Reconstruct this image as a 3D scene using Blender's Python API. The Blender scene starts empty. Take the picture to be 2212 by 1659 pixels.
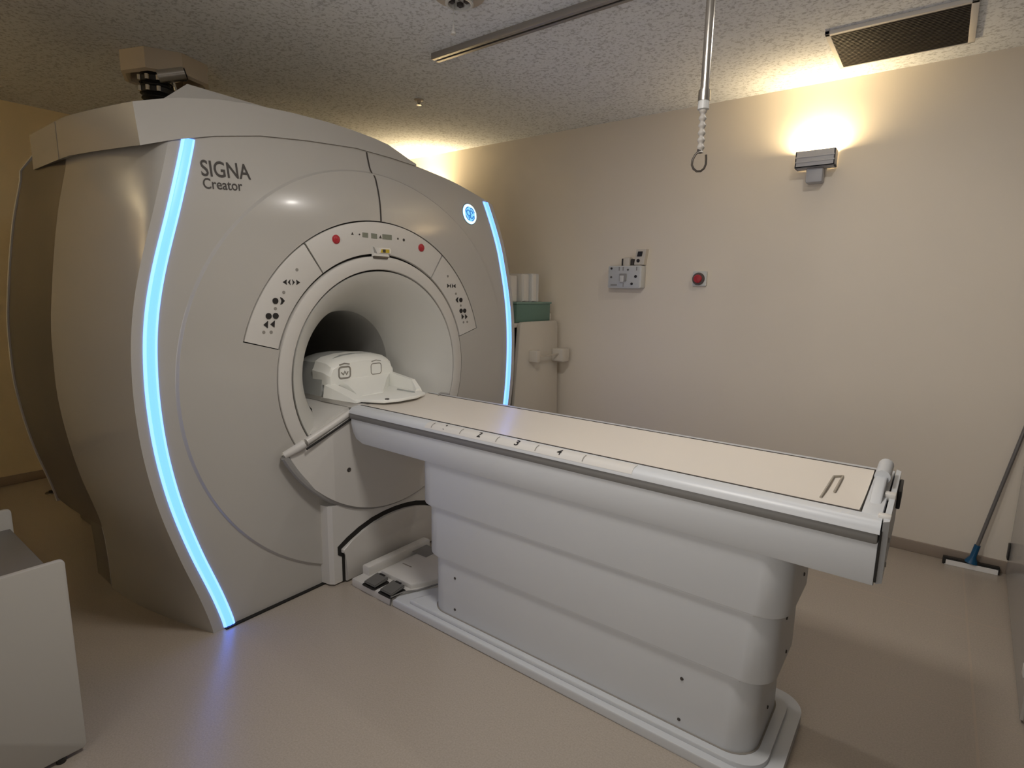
import bpy, bmesh, math, random
from mathutils import Vector, Matrix
random.seed(7)
PI = math.pi
sc = bpy.context.scene
COL = sc.collection

# ------------------------------------------------------------------ materials
def mat(name, col, rough=0.5, metal=0.0, spec=0.5, var=0.0, scale=40.0, bump=0.0, bscale=200.0, coat=0.0):
    m = bpy.data.materials.new(name); m.use_nodes = True
    nt = m.node_tree; b = nt.nodes['Principled BSDF']
    b.inputs['Base Color'].default_value = (*col, 1)
    b.inputs['Roughness'].default_value = rough
    b.inputs['Metallic'].default_value = metal
    b.inputs['Specular IOR Level'].default_value = spec
    if coat: b.inputs['Coat Weight'].default_value = coat; b.inputs['Coat Roughness'].default_value = 0.08
    tc = nt.nodes.new('ShaderNodeTexCoord')
    if var > 0:
        n = nt.nodes.new('ShaderNodeTexNoise'); n.inputs['Scale'].default_value = scale; n.inputs['Detail'].default_value = 4
        r = nt.nodes.new('ShaderNodeMix'); r.data_type = 'RGBA'
        r.inputs[6].default_value = (*[c*(1-var) for c in col], 1); r.inputs[7].default_value = (*[min(1, c*(1+var)) for c in col], 1)
        nt.links.new(tc.outputs['Object'], n.inputs['Vector']); nt.links.new(n.outputs['Fac'], r.inputs[0])
        nt.links.new(r.outputs[2], b.inputs['Base Color'])
    if bump > 0:
        n = nt.nodes.new('ShaderNodeTexNoise'); n.inputs['Scale'].default_value = bscale; n.inputs['Detail'].default_value = 3
        bp = nt.nodes.new('ShaderNodeBump'); bp.inputs['Strength'].default_value = bump; bp.inputs['Distance'].default_value = 0.004
        nt.links.new(tc.outputs['Object'], n.inputs['Vector']); nt.links.new(n.outputs['Fac'], bp.inputs['Height'])
        nt.links.new(bp.outputs['Normal'], b.inputs['Normal'])
    return m

def emis(name, col, strength, col2=None):
    m = mat(name, col, 0.4)
    b = m.node_tree.nodes['Principled BSDF']
    b.inputs['Emission Color'].default_value = (*col, 1); b.inputs['Emission Strength'].default_value = strength
    return m

WHITE = mat('white_enamel', (.465, .442, .405), .19, var=.02, scale=3, coat=.15)
WHITE2 = mat('white_plastic', (.62, .60, .565), .34, var=.02, scale=5)
TABLEW = mat('white_table_shell', (.575, .59, .605), .38, var=.015, scale=4)
PANELW = mat('pale_panel_plastic', (.61, .585, .545), .38, var=.02, scale=6)
LINER = mat('pale_bore_lining', (.62, .61, .57), .42, var=.02, scale=3)
BORE = mat('bore_tube_plastic', (.50, .49, .46), .5, var=.03, scale=3)
DARKGAP = mat('dark_gap', (.012, .010, .008), .8)
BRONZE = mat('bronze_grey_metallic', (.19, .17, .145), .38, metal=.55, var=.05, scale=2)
GREYTRIM = mat('grey_trim', (.20, .195, .185), .42, var=.03, scale=10)
MIDGREY = mat('mid_grey_plastic', (.30, .29, .275), .45, var=.03, scale=10)
COILGREY = mat('coil_grey', (.43, .44, .425), .45, var=.03, scale=8)
COILW = mat('coil_white', (.87, .87, .82), .35, var=.015, scale=6)
CREAM = mat('cream_table_pad', (.76, .70, .62), .30, var=.02, scale=3)
BLACK = mat('black_rubber', (.012, .011, .010), .45, var=.2, scale=40)
INK = mat('dark_ink', (.05, .042, .036), .6)
BTN = mat('black_button', (.015, .013, .012), .5)
SOFTINK = mat('grey_ink', (.26, .24, .21), .6)
PEDAL = mat('grey_pedal', (.13, .125, .115), .55, var=.08, scale=60)
RED = mat('red_plastic', (.42, .025, .035), .35)
YELLOW = mat('yellow_label', (.55, .40, .03), .5)
LCD = mat('green_grey_lcd', (.21, .22, .17), .35, var=.25, scale=260)
GREEN = mat('green_box', (.125, .225, .18), .5, var=.05, scale=8)
BLUE = mat('blue_plastic', (.005, .075, .17), .4)
STEEL = mat('brushed_steel', (.75, .71, .64), .25, metal=1.0, var=.08, scale=30)
ALU = mat('aluminium_rail', (.36, .34, .32), .4, metal=.7)
DSTEEL = mat('dark_steel', (.16, .14, .12), .35, metal=.8)
SCONCE = mat('sconce_grey', (.44, .44, .46), .5)
GRILLE = mat('dark_grille', (.045, .036, .026), .6, metal=.2)
CABW = mat('glossy_grey_laminate', (.50, .485, .455), .16, var=.01, scale=3)
CARTW = mat('white_laminate', (.44, .42, .385), .45, var=.02, scale=4)
SHELF = mat('dark_grey_shelf', (.16, .145, .13), .5, var=.04, scale=8)
BEIGEPL = mat('beige_plastic', (.63, .58, .50), .45, var=.02, scale=6)
PAPER = mat('white_card', (.74, .70, .64), .6, var=.02, scale=9)
WALLBOX = mat('box_grey_white', (.62, .62, .60), .4, var=.02, scale=20)
LEDM = emis('blue_light', (.07, .19, 1.0), 3.7)
LEDEDGE = emis('pale_blue_light', (.165, .34, 1.0), 2.4)
LOGO_L = emis('pale_cyan_light', (.62, .93, 1.0), 1.3)
LOGO_B = emis('deep_blue_light', (.04, .20, .52), .7)
LOGO_M = emis('sky_blue_light', (.22, .62, .95), .9)
LAMP = emis('warm_lamp', (1.0, .78, .42), 5)

def wall_mat(name, col, rough=.85):
    return mat(name, col, rough, spec=.25, var=.02, scale=2.5, bump=.06, bscale=420)
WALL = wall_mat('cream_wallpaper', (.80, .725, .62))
DIMWALL = wall_mat('low_bounce_wallpaper', (.50, .44, .36))  # unseen near wall, colour darkened to cut bounce light
DARKWALL = wall_mat('low_bounce_wall', (.16, .14, .12))  # unseen back wall, made dark so less light bounces onto the scanner front
WALLL = wall_mat('warm_lit_wallpaper', (.80, .68, .46))  # warmer copy of the wallpaper, sconce bounce put into the colour

def ceil_mat():
    m = mat('mineral_ceiling_board', (.55, .51, .455), .95, spec=.1)
    nt = m.node_tree; b = nt.nodes['Principled BSDF']
    tc = nt.nodes.new('ShaderNodeTexCoord')
    n = nt.nodes.new('ShaderNodeTexNoise'); n.inputs['Scale'].default_value = 64; n.inputs['Detail'].default_value = 3; n.inputs['Roughness'].default_value = .6
    nt.links.new(tc.outputs['Object'], n.inputs['Vector'])
    r = nt.nodes.new('ShaderNodeValToRGB')
    r.color_ramp.elements[0].position = .36; r.color_ramp.elements[0].color = (.54, .555, .57, 1)
    r.color_ramp.elements[1].position = .50; r.color_ramp.elements[1].color = (.82, .845, .875, 1)
    nt.links.new(n.outputs['Fac'], r.inputs[0]); nt.links.new(r.outputs[0], b.inputs['Base Color'])
    bp = nt.nodes.new('ShaderNodeBump'); bp.inputs['Strength'].default_value = .25; bp.inputs['Distance'].default_value = .006
    nt.links.new(n.outputs['Fac'], bp.inputs['Height']); nt.links.new(bp.outputs['Normal'], b.inputs['Normal'])
    return m

def floor_mat():
    m = mat('beige_vinyl_floor', (.36, .275, .19), .30, spec=.8)
    nt = m.node_tree; b = nt.nodes['Principled BSDF']; L = nt.links
    tc = nt.nodes.new('ShaderNodeTexCoord')
    n = nt.nodes.new('ShaderNodeTexNoise'); n.inputs['Scale'].default_value = 170; n.inputs['Detail'].default_value = 5; n.inputs['Roughness'].default_value = .7
    L.new(tc.outputs['Object'], n.inputs['Vector'])
    r = nt.nodes.new('ShaderNodeValToRGB')
    r.color_ramp.elements[0].position = .3; r.color_ramp.elements[0].color = (.345, .295, .24, 1)
    r.color_ramp.elements[1].position = .7; r.color_ramp.elements[1].color = (.455, .395, .33, 1)
    L.new(n.outputs['Fac'], r.inputs[0])
    sep = nt.nodes.new('ShaderNodeSeparateXYZ'); L.new(tc.outputs['Object'], sep.inputs[0])
    def line(axis, pos, w):
        s = nt.nodes.new('ShaderNodeMath'); s.operation = 'SUBTRACT'; L.new(sep.outputs[axis], s.inputs[0]); s.inputs[1].default_value = pos
        a = nt.nodes.new('ShaderNodeMath'); a.operation = 'ABSOLUTE'; L.new(s.outputs[0], a.inputs[0])
        c = nt.nodes.new('ShaderNodeMath'); c.operation = 'LESS_THAN'; L.new(a.outputs[0], c.inputs[0]); c.inputs[1].default_value = w
        return c.outputs[0]
    mx = nt.nodes.new('ShaderNodeMath'); mx.operation = 'MAXIMUM'
    L.new(line(0, 2.455, .004), mx.inputs[0])
    mx2 = nt.nodes.new('ShaderNodeMath'); mx2.operation = 'MAXIMUM'
    L.new(line(1, 1.20, .004), mx2.inputs[0]); L.new(line(1, .47, .002), mx2.inputs[1])
    L.new(mx2.outputs[0], mx.inputs[1])
    mix = nt.nodes.new('ShaderNodeMix'); mix.data_type = 'RGBA'
    sc_ = nt.nodes.new('ShaderNodeMath'); sc_.operation = 'MULTIPLY'; sc_.inputs[1].default_value = .55
    L.new(mx.outputs[0], sc_.inputs[0]); L.new(sc_.outputs[0], mix.inputs[0])
    L.new(r.outputs[0], mix.inputs[6]); mix.inputs[7].default_value = (.47, .38, .29, 1)
    L.new(mix.outputs[2], b.inputs['Base Color'])
    bp = nt.nodes.new('ShaderNodeBump'); bp.inputs['Strength'].default_value = .12; bp.inputs['Distance'].default_value = .002
    L.new(n.outputs['Fac'], bp.inputs['Height']); L.new(bp.outputs['Normal'], b.inputs['Normal'])
    return m
CEIL = ceil_mat(); FLOOR = floor_mat()
BASEB = mat('grey_brown_baseboard', (.33, .265, .21), .5, var=.03, scale=6)

# ------------------------------------------------------------------ mesh helpers
def nb(): return bmesh.new()

def finish(name, bm, m, parent=None, smooth=True, angle=35):
    """link the bmesh (world coordinates) as ONE mesh object, optionally under a parent"""
    bmesh.ops.recalc_face_normals(bm, faces=bm.faces)
    me = bpy.data.meshes.new(name); bm.to_mesh(me); bm.free()
    ms = m if isinstance(m, (list, tuple)) else [m]
    for k in ms: me.materials.append(k)
    if smooth:
        for p in me.polygons: p.use_smooth = True
        me.set_sharp_from_angle(angle=math.radians(angle))
    o = bpy.data.objects.new(name, me); COL.objects.link(o)
    if parent is not None: attach(o, parent)
    else:
        pass
    return o

def wpos(o):
    v = Vector(o.location)
    while o.parent: o = o.parent; v = v + Vector(o.location)
    return v

def attach(o, parent):
    o.parent = parent
    off = wpos(parent)
    o.data.transform(Matrix.Translation(-off))

def thing(name, label, cat, loc, group=None):
    o = bpy.data.objects.new(name, None); COL.objects.link(o)
    o.empty_display_size = .1; o.location = loc
    o['label'] = label; o['category'] = cat
    if group: o['group'] = group
    return o

def tag(o, label, cat, group=None):
    o['label'] = label; o['category'] = cat
    if group: o['group'] = group
    # put the origin at the base of the mesh
    vs = [v.co for v in o.data.vertices]
    c = Vector(((min(v.x for v in vs)+max(v.x for v in vs))/2, (min(v.y for v in vs)+max(v.y for v in vs))/2, min(v.z for v in vs)))
    o.data.transform(Matrix.Translation(-c)); o.location = c
    return o

def struct(o): o['kind'] = 'structure'; return o

def box(bm, x0, x1, y0, y1, z0, z1, bev=0.0, seg=2, mi=0):
    t = bmesh.new()
    vs = [t.verts.new(p) for p in [(x0,y0,z0),(x1,y0,z0),(x1,y1,z0),(x0,y1,z0),(x0,y0,z1),(x1,y0,z1),(x1,y1,z1),(x0,y1,z1)]]
    for f in [(0,3,2,1),(4,5,6,7),(0,1,5,4),(1,2,6,5),(2,3,7,6),(3,0,4,7)]: t.faces.new([vs[i] for i in f])
    if bev > 0: bmesh.ops.bevel(t, geom=list(t.edges), offset=bev, segments=seg, profile=.5, affect='EDGES')
    merge(bm, t, mi)

def merge(bm, t, mi=0):
    bmesh.ops.recalc_face_normals(t, faces=t.faces)
    mp = {v: bm.verts.new(v.co) for v in t.verts}
    for f in t.faces:
        try:
            g = bm.faces.new([mp[v] for v in f.verts]); g.material_index = mi if mi else f.material_index
        except ValueError: pass
    t.free()

def prism(bm, pts, axis, a, b, bev=0.0, seg=2, mi=0):
    """polygon pts extruded from a to b; axis 'x': pts are (y,z); 'y': (x,z); 'z': (x,y)"""
    t = bmesh.new()
    def P(p, h):
        return {'x': (h, p[0], p[1]), 'y': (p[0], h, p[1]), 'z': (p[0], p[1], h)}[axis]
    A = [t.verts.new(P(p, a)) for p in pts]; B = [t.verts.new(P(p, b)) for p in pts]
    n = len(pts)
    t.faces.new(A[::-1]); t.faces.new(B)
    for i in range(n): t.faces.new([A[i], A[(i+1) % n], B[(i+1) % n], B[i]])
    if bev > 0:
        ed = [e for e in t.edges if (e.verts[0] in A) == (e.verts[1] in A)]
        bmesh.ops.bevel(t, geom=ed, offset=bev, segments=seg, profile=.5, affect='EDGES')
    merge(bm, t, mi)

def loft(bm, secs, closed=True, caps=True, mi=0):
    t = bmesh.new()
    rows = [[t.verts.new(p) for p in s] for s in secs]
    n = len(rows[0])
    for i in range(len(rows)-1):
        for j in range(n if closed else n-1):
            k = (j+1) % n
            try: t.faces.new([rows[i][j], rows[i][k], rows[i+1][k], rows[i+1][j]])
            except ValueError: pass
    if caps and closed: t.faces.new(rows[0][::-1]); t.faces.new(rows[-1])
    merge(bm, t, mi)

def tube(bm, pts, r, n=12, caps=True, mi=0):
    pts = [Vector(p) for p in pts]; secs = []
    T0 = (pts[1]-pts[0]).normalized()
    ref = Vector((0, 0, 1)) if abs(T0.z) < .9 else Vector((1, 0, 0))
    N = T0.cross(ref).normalized()
    for i, p in enumerate(pts):
        if i == 0: T = pts[1]-pts[0]
        elif i == len(pts)-1: T = pts[-1]-pts[-2]
        else: T = pts[i+1]-pts[i-1]
        T.normalize(); N = (N - T*N.dot(T)).normalized(); B = T.cross(N)
        rr = r[i] if isinstance(r, (list, tuple)) else r
        secs.append([p + N*rr*math.cos(2*PI*k/n) + B*rr*math.sin(2*PI*k/n) for k in range(n)])
    loft(bm, secs, True, caps, mi)

def lathe(bm, prof, c, axis='z', n=32, caps=False, mi=0):
    """prof = [(h, r)] revolved round axis through c"""
    secs = []
    for h, r in prof:
        s = []
        for k in range(n):
            a = 2*PI*k/n; u, v = r*math.cos(a), r*math.sin(a)
            s.append({'z': (c[0]+u, c[1]+v, c[2]+h), 'x': (c[0]+h, c[1]+u, c[2]+v), 'y': (c[0]+u, c[1]+h, c[2]+v)}[axis])
        secs.append(s)
    loft(bm, secs, True, caps, mi)

def rrect(x0, x1, y0, y1, r, n=6):
    out = []
    for cx, cy, a0 in ((x1-r, y1-r, 0), (x0+r, y1-r, PI/2), (x0+r, y0+r, PI), (x1-r, y0+r, 1.5*PI)):
        for k in range(n+1):
            a = a0 + PI/2*k/n; out.append((cx+r*math.cos(a), cy+r*math.sin(a)))
    return out

def interp(tab, x):
    if x <= tab[0][0]: return tab[0][1]
    for (a, va), (b, vb) in zip(tab, tab[1:]):
        if x <= b: return va + (vb-va)*(x-a)/(b-a)
    return tab[-1][1]

def catmull(tab, x):
    """smooth interpolation through a table"""
    xs = [t[0] for t in tab]; ys = [t[1] for t in tab]; n = len(xs)
    if x <= xs[0]: return ys[0]
    if x >= xs[-1]: return ys[-1]
    i = max(k for k in range(n-1) if xs[k] <= x)
    def sl(k):
        if k == 0: return (ys[1]-ys[0])/(xs[1]-xs[0])
        if k == n-1: return (ys[-1]-ys[-2])/(xs[-1]-xs[-2])
        return (ys[k+1]-ys[k-1])/(xs[k+1]-xs[k-1])
    h = xs[i+1]-xs[i]; t = (x-xs[i])/h
    return ((2*t**3-3*t*t+1)*ys[i] + (t**3-2*t*t+t)*h*sl(i) + (-2*t**3+3*t*t)*ys[i+1] + (t**3-t*t)*h*sl(i+1))

def text_bm(s, size_x, size_y, place, depth=.002):
    """lettering as a mesh: place(u, v, d) maps text plane to the world"""
    cu = bpy.data.curves.new('lettering', 'FONT'); cu.body = s; cu.extrude = 0.0; cu.resolution_u = 4; cu.offset = .010
    o = bpy.data.objects.new('lettering_source', cu); COL.objects.link(o)
    bpy.context.view_layer.update()
    me = bpy.data.meshes.new_from_object(o.evaluated_get(bpy.context.evaluated_depsgraph_get()))
    bpy.data.objects.remove(o); bpy.data.curves.remove(cu)
    xs = [v.co.x for v in me.vertices]; ys = [v.co.y for v in me.vertices]
    x0, x1, y0, y1 = min(xs), max(xs), min(ys), max(ys)
    bm = bmesh.new(); bm.from_mesh(me); bpy.data.meshes.remove(me)
    for v in bm.verts:
        u = (v.co.x-x0)/(x1-x0)*size_x; w = (v.co.y-y0)/(y1-y0)*size_y
        v.co = Vector(place(u, w))
    return bm

# ------------------------------------------------------------------ room shell
XL, XR, YN, YW, ZC = -2.863, 3.35, -2.75, 1.881, 2.587
def quadbox(name, m, *b):
    bm = nb(); box(bm, *b); return struct(finish(name, bm, m, None, False))
quadbox('floor', FLOOR, XL-.1, XR+.1, YN-.1, YW+.1, -.08, 0)
quadbox('ceiling', CEIL, XL-.1, XR+.1, YN-.1, YW+.1, ZC, ZC+.08)
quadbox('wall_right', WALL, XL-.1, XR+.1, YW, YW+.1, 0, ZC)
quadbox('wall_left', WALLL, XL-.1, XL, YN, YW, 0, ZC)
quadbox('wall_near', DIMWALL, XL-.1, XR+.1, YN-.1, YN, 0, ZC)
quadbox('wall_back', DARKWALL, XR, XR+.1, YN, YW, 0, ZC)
def bboard(name, *b):
    bm = nb(); box(bm, *b, bev=.003); return struct(finish(name, bm, BASEB))
bboard('baseboard_right', XL, XR, YW-.012, YW, 0, .065)
bboard('baseboard_left', XL, XL+.012, YN, YW, 0, .065)

# ------------------------------------------------------------------ the scanner
O_Z = .985
LEDW = [(0,.862),(.05,.872),(.167,.905),(.38,.974),(.578,1.026),(.766,1.058),(.941,1.072),(1.106,1.072),(1.267,1.058),(1.426,1.026),(1.631,.966),(1.93,.868)]
BANDX = [(0,.042),(.4,.036),(.9,.036),(1.3,.036),(1.93,.040)]
def w_led(z): return catmull(LEDW, z)
def w_front(z): return w_led(z)+interp(BANDX, z)
BACKW = [(0,1.030),(.15,1.032),(.315,1.045),(.614,1.112),(.895,1.148),(1.1,1.150),(1.276,1.140),(1.658,1.085),(1.9,1.030)]
def w_back(z): return catmull(BACKW, z)
TOPF = [(0,2.062),(.25,2.050),(.395,2.036),(.6,2.006),(.86,1.942),(.915,1.925)]
def z_top(y): return catmull(TOPF, abs(y))
ZCOR = 1.925
def lean(z): return -.07*max(0, min(1.2, (z-1.62)/.43))**1.6
def dome(y, z):
    r = math.hypot(y, z-O_Z)
    t = max(0, min(1, (r-.964)/.009)); t = t*t*(3-2*t)
    return -.011*t
def face_x(y, z): return lean(z)+dome(y, z)

mri = thing('mri_scanner', 'large white tunnel scanner with two blue light strips and a round bore, behind the table', 'scanner', (-.9, 0, 0))

# front cover : polar grid from the ring opening out to the outline
def outline():
    pts = []
    zs = [ZCOR*k/60 for k in range(61)]
    for z in zs: pts.append((w_front(z), z))
    for k in range(1, 41):
        y = .915*(1-k/20); pts.append((w_front(ZCOR)*(1-k/20), max(ZCOR, z_top(y))))
    for z in zs[::-1][1:]: pts.append((-w_front(z), z))
    for k in range(1, 20): pts.append((-w_front(0)+2*w_front(0)*k/20, 0.0))
    return pts
OUT = outline()
R_PAN, R_RING, R_LIP = .742, .580, .507
A_PAN = math.radians(74.6); A_DIV = math.radians(34.8)
bm = nb()
angs = []
for (y, z) in OUT: angs.append((math.atan2(y, z-O_Z), (y, z)))
items = []
for a, p in angs:
    inside = abs(a) < A_PAN
    items.append((a, p, R_PAN if inside else R_RING))
items.sort(key=lambda t: t[0])
def ray_out(a):
    for (a0, p0, _), (a1, p1, _) in zip(items, items[1:]):
        if a0 <= a <= a1:
            t = (a-a0)/(a1-a0); return (p0[0]+(p1[0]-p0[0])*t, p0[1]+(p1[1]-p0[1])*t)
for s in (-1, 1):
    p = ray_out(s*A_PAN)
    e = [(s*A_PAN, p, R_PAN), (s*A_PAN, p, R_RING)]
    items += e
items.sort(key=lambda t: (t[0], t[2] if t[0] < 0 else -t[2]))
# insert extra angles for a smooth inner circle
rows = []
LV = [0, .06, .5, .85]
for a, p, rin in items:
    ro = math.hypot(p[0], p[1]-O_Z); row = []
    ry, rz = p[0]/ro, (p[1]-O_Z)/ro
    rads = [rin+(.95-rin)*t for t in (0, .02, .3, .6, .85)] + [.95, .960, .964, .967, .970, .9735]
    if ro > 1.0: rads += [.985+(ro-.985)*t for t in (0, .25, .5, .75, .93)] + [ro]
    else: rads += [.9735+(ro-.9735)*t for t in (.2, .4, .6, .8, .9)] + [ro]
    for r in rads:
        y, z = ry*r, O_Z+rz*r
        row.append(bm.verts.new((face_x(y, z), y, z)))
    rows.append(row)
for i in range(len(rows)):
    A, B = rows[i], rows[(i+1) % len(rows)]
    for j in range(len(A)-1):
        if (A[j].co-B[j].co).length < 1e-7 and (A[j+1].co-B[j+1].co).length < 1e-7: continue
        try: bm.faces.new([A[j], A[j+1], B[j+1], B[j]])
        except ValueError: pass
bmesh.ops.remove_doubles(bm, verts=bm.verts, dist=1e-6)
# turn the inner rim inwards so the gaps have depth
rim = [e for e in bm.edges if e.is_boundary and all(math.hypot(v.co.y, v.co.z-O_Z) < .75 for v in e.verts)]
ex = bmesh.ops.extrude_edge_only(bm, edges=rim)
for v in ex['geom']:
    if isinstance(v, bmesh.types.BMVert): v.co.x -= .05
front = finish('front_cover', bm, WHITE, mri, True, 30)

# shells, lofted along x
NS, NT = 40, 36
def section(x, wf, zt, zlow=0.0, dz=0.0, zc=ZCOR):
    pts = []
    for k in range(NS+1):
        z = zlow+(zc-zlow)*k/NS; pts.append((x(z) if callable(x) else x, -wf(z), z))
    for k in range(1, NT):
        y = .915*(-1+2*k/NT); yy = wf(zc)*(-1+2*k/NT); z = max(zc, zt(y)) ; pts.append((x(z) if callable(x) else x, yy, z))
    for k in range(NS+1):
        z = zc-(zc-zlow)*k/NS; pts.append((x(z) if callable(x) else x, wf(z), z))
    return pts
def shell_secs(n=18):
    secs = []
    for k in range(n+1):
        u = (k/n)**1.4; s = math.sin(u**.8*PI/2)
        S = lambda z, u=u: math.sin(u**(1-.40*max(0, min(1, (z-1.35)/.5)))*PI/2)
        f = lambda z, S=S: w_front(z)+(w_back(z)-w_front(z))*S(z)
        X = lambda z, u=u: (lean(z)-.011)*(1-u) + (-.735)*u
        zt = lambda y, s=s: z_top(y)+.05*s*(1 if abs(y) < .8 else max(0, (.915-abs(y))/.115))
        secs.append(section(X, f, zt))
    return secs
bm = nb(); loft(bm, shell_secs(), False, False); finish('front_shell', bm, WHITE, mri, True, 40)
# dark gap and bronze band round the middle
def band_secs(xs, grow, zlow):
    secs = []
    for x, g in zip(xs, grow):
        f = lambda z, g=g: w_back(max(z, 0))+g
        zt = lambda y, g=g: z_top(y)+.05+g
        secs.append(section(x, f, zt, zlow))
    return secs
bm = nb(); loft(bm, band_secs([-.735, -.735, -.748], [0, -.02, -.02], 0), False, False); finish('shadow_gap', bm, DARKGAP, mri)
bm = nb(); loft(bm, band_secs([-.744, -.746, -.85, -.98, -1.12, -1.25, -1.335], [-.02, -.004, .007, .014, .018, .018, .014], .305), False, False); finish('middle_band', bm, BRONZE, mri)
bm = nb(); loft(bm, band_secs([-1.335, -1.338, -1.348], [-.01, .020, .022], .285), False, False)
rs = []
for k in range(1, 13):
    u = k/12; s = 1-math.cos(u*PI/2)*1.0
    rs.append(section(-1.348-.53*u, lambda z, u=u: (w_back(z)+.022)*(1-.30*u**.8), lambda y: z_top(y)+.05, .285))
b2 = band_secs([-1.348], [.022], .285)+rs
loft(bm, b2, False, False)
end = rs[-1]; vs = [bm.verts.new(p) for p in end]; bm.faces.new(vs)
finish('rear_shell', bm, WHITE2, mri)
SKIRTM = mat('shaded_brown_grey', (.22, .20, .17), .45, var=.03, scale=5)  # shade on the white skirt put into the colour as dark brown-grey
bm = nb(); box(bm, -1.80, -.74, -.86, .86, 0, .33, .01); finish('base_filler', bm, SKIRTM, mri)  # filler block closing the view below the shells, coloured dark as shade
# lower skirt panels beneath the bronze band
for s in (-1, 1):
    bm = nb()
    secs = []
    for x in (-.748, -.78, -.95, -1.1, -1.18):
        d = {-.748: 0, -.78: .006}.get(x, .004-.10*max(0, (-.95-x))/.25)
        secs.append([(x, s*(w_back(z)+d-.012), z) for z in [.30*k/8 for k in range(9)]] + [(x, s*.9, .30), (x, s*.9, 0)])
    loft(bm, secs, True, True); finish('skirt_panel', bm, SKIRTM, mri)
    bm = nb(); loft(bm, [[(-.7485, s*(w_back(z)-.006), z) for z in [.30*k/8 for k in range(9)]], [(-.753, s*(w_back(z)-.001), z) for z in [.30*k/8 for k in range(9)]], [(-.760, s*(w_back(z)-.006), z) for z in [.30*k/8 for k in range(9)]]], False, False)
    finish('skirt_edge', bm, WHITE2, mri)

# shade of the plinth gap under the front edge, drawn as a dark strip
bm = nb(); prism(bm, [(-.86, 0), (.86, 0), (.86, .006), (-.86, .006)], 'x', -.05, .006); finish('floor_gap_shade', bm, DARKGAP, mri)

# two light strips
for s in (-1, 1):
    bm = nb(); secs = []
    N = 70
    for k in range(N+1):
        z = .006+(1.932-.006)*k/N
        wo = w_led(z); wi = wo-.047; x = lean(z)-.011
        sec = [(wo, -.004), (wo-.001, .004), (wo-.010, .007), (wo-.013, .005), (wo-.024, .0075), (wo-.034, .005), (wo-.037, .007), (wi+.001, .004), (wi, -.004)]
        secs.append([(x+h, s*w, z) for w, h in sec])
    loft(bm, secs, False, False)
    for f in bm.faces:
        c = f.calc_center_median(); wo = w_led(c.z); d = wo-abs(c.y)
        f.material_index = 0 if .011 < d < .036 else 1
    a, b = [bm.verts.new(p) for p in secs[0]], [bm.verts.new(p) for p in secs[-1]]
    for q in (a, b):
        f = bm.faces.new(q); f.material_index = 1
    o = finish('light_strip', bm, [LEDM, LEDEDGE], mri)
    o['label'] = 'glowing blue strip on the %s of the front' % ('near side' if s < 0 else 'far side')

# top cover wrapped round the upper near corner, in two pieces
def cap_section(x, t, inset=0.0):
    # t: 0 at the front, 1 at the back end of the piece
    yl = -1.012-.045*math.sin(min(1, t*1.5)*PI/2)
    dz = .030*min(1, t*1.8)
    top = [(yl, 2.018), (-.90, 2.060), (-.84, 2.078), (-.70, 2.110), (-.56, 2.128), (-.39, 2.140), (-.22, 2.144), (-.08, 2.140), (.05, 2.130), (.13, 2.118), (.20, 2.092), (.255, 2.070), (.302, 2.055)]
    bot = [(.302, 2.044), (.13, 2.054), (-.08, 2.058), (-.34, 2.035), (-.56, 2.006), (-.75, 1.962), (-.90, 1.915), (yl, 1.872)]
    return [(x(z), y, z+dz) for y, z in top+bot]
bm = nb()
fx = lambda z: lean(z)+.004
secs = [cap_section(fx, 0)]
for k in range(0, 13):
    t = k/12*.66
    secs.append(cap_section(lambda z, k=k: (lean(z)+.004)*(1-k/12)+(-.722)*k/12 - (.006 if k == 0 else 0), t))
loft(bm, secs[1:], True, True); finish('top_cover', bm, WHITE, mri, True, 30)
bm = nb()
secs = [cap_section(lambda z, k=k: -.732-.36*k/5, .66+.34*k/5) for k in range(6)]
loft(bm, secs, True, True); finish('top_cover', bm, WHITE, mri, True, 30)
# raised lid on top
bm = nb()
loft(bm, [[(-.20, -.86, 2.09), (-.23, -.755, 2.178), (-.23, -.10, 2.172), (-.20, .05, 2.09)],
          [(-.62, -.80, 2.09), (-.60, -.70, 2.182), (-.60, -.10, 2.176), (-.62, .05, 2.09)]], True, True)
finish('service_lid', bm, WHITE, mri, True, 20)

# centre seam above the ring
bm = nb()
seam = []
for k in range(25):
    t = k/24; z = R_PAN+O_Z-.005+(2.052-(R_PAN+O_Z)+.005)*t
    y = .004+.006*math.sin(t*5)-(.012 if t > .62 else .0)*min(1, (t-.62)/.15 if t > .62 else 0)
    seam.append((face_x(y, z)+.0015, y, z))
loft(bm, [[(p[0], p[1]-.0045, p[2]), (p[0]+.0006, p[1]-.002, p[2]), (p[0]+.0006, p[1]+.002, p[2]), (p[0], p[1]+.0045, p[2])] for p in seam], True, True)
finish('cover_seam', bm, INK, mri)

# dark backing behind the panel gaps
def annulus(bm, r0, r1, x0, x1, a0=-PI, a1=PI, n=96, bev=0.0, mi=0):
    full = abs((a1-a0)-2*PI) < 1e-6
    secs = []
    for k in range(n+1):
        a = a0+(a1-a0)*k/n; sy, cz = math.sin(a), math.cos(a)
        if bev: pr_ = [(r0, x0), (r1, x0), (r1, x1-bev), (r1-bev*.3, x1-bev*.3), (r1-bev, x1), (r0+bev, x1), (r0+bev*.3, x1-bev*.3), (r0, x1-bev)]
        else: pr_ = [(r0, x0), (r1, x0), (r1, x1), (r0, x1)]
        secs.append([(x, r*sy, O_Z+r*cz) for r, x in pr_])
    loft(bm, secs, True, not full, mi)
bm = nb(); annulus(bm, .50, .75, -.030, -.022); finish('panel_backing', bm, DARKGAP, mri)
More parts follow.
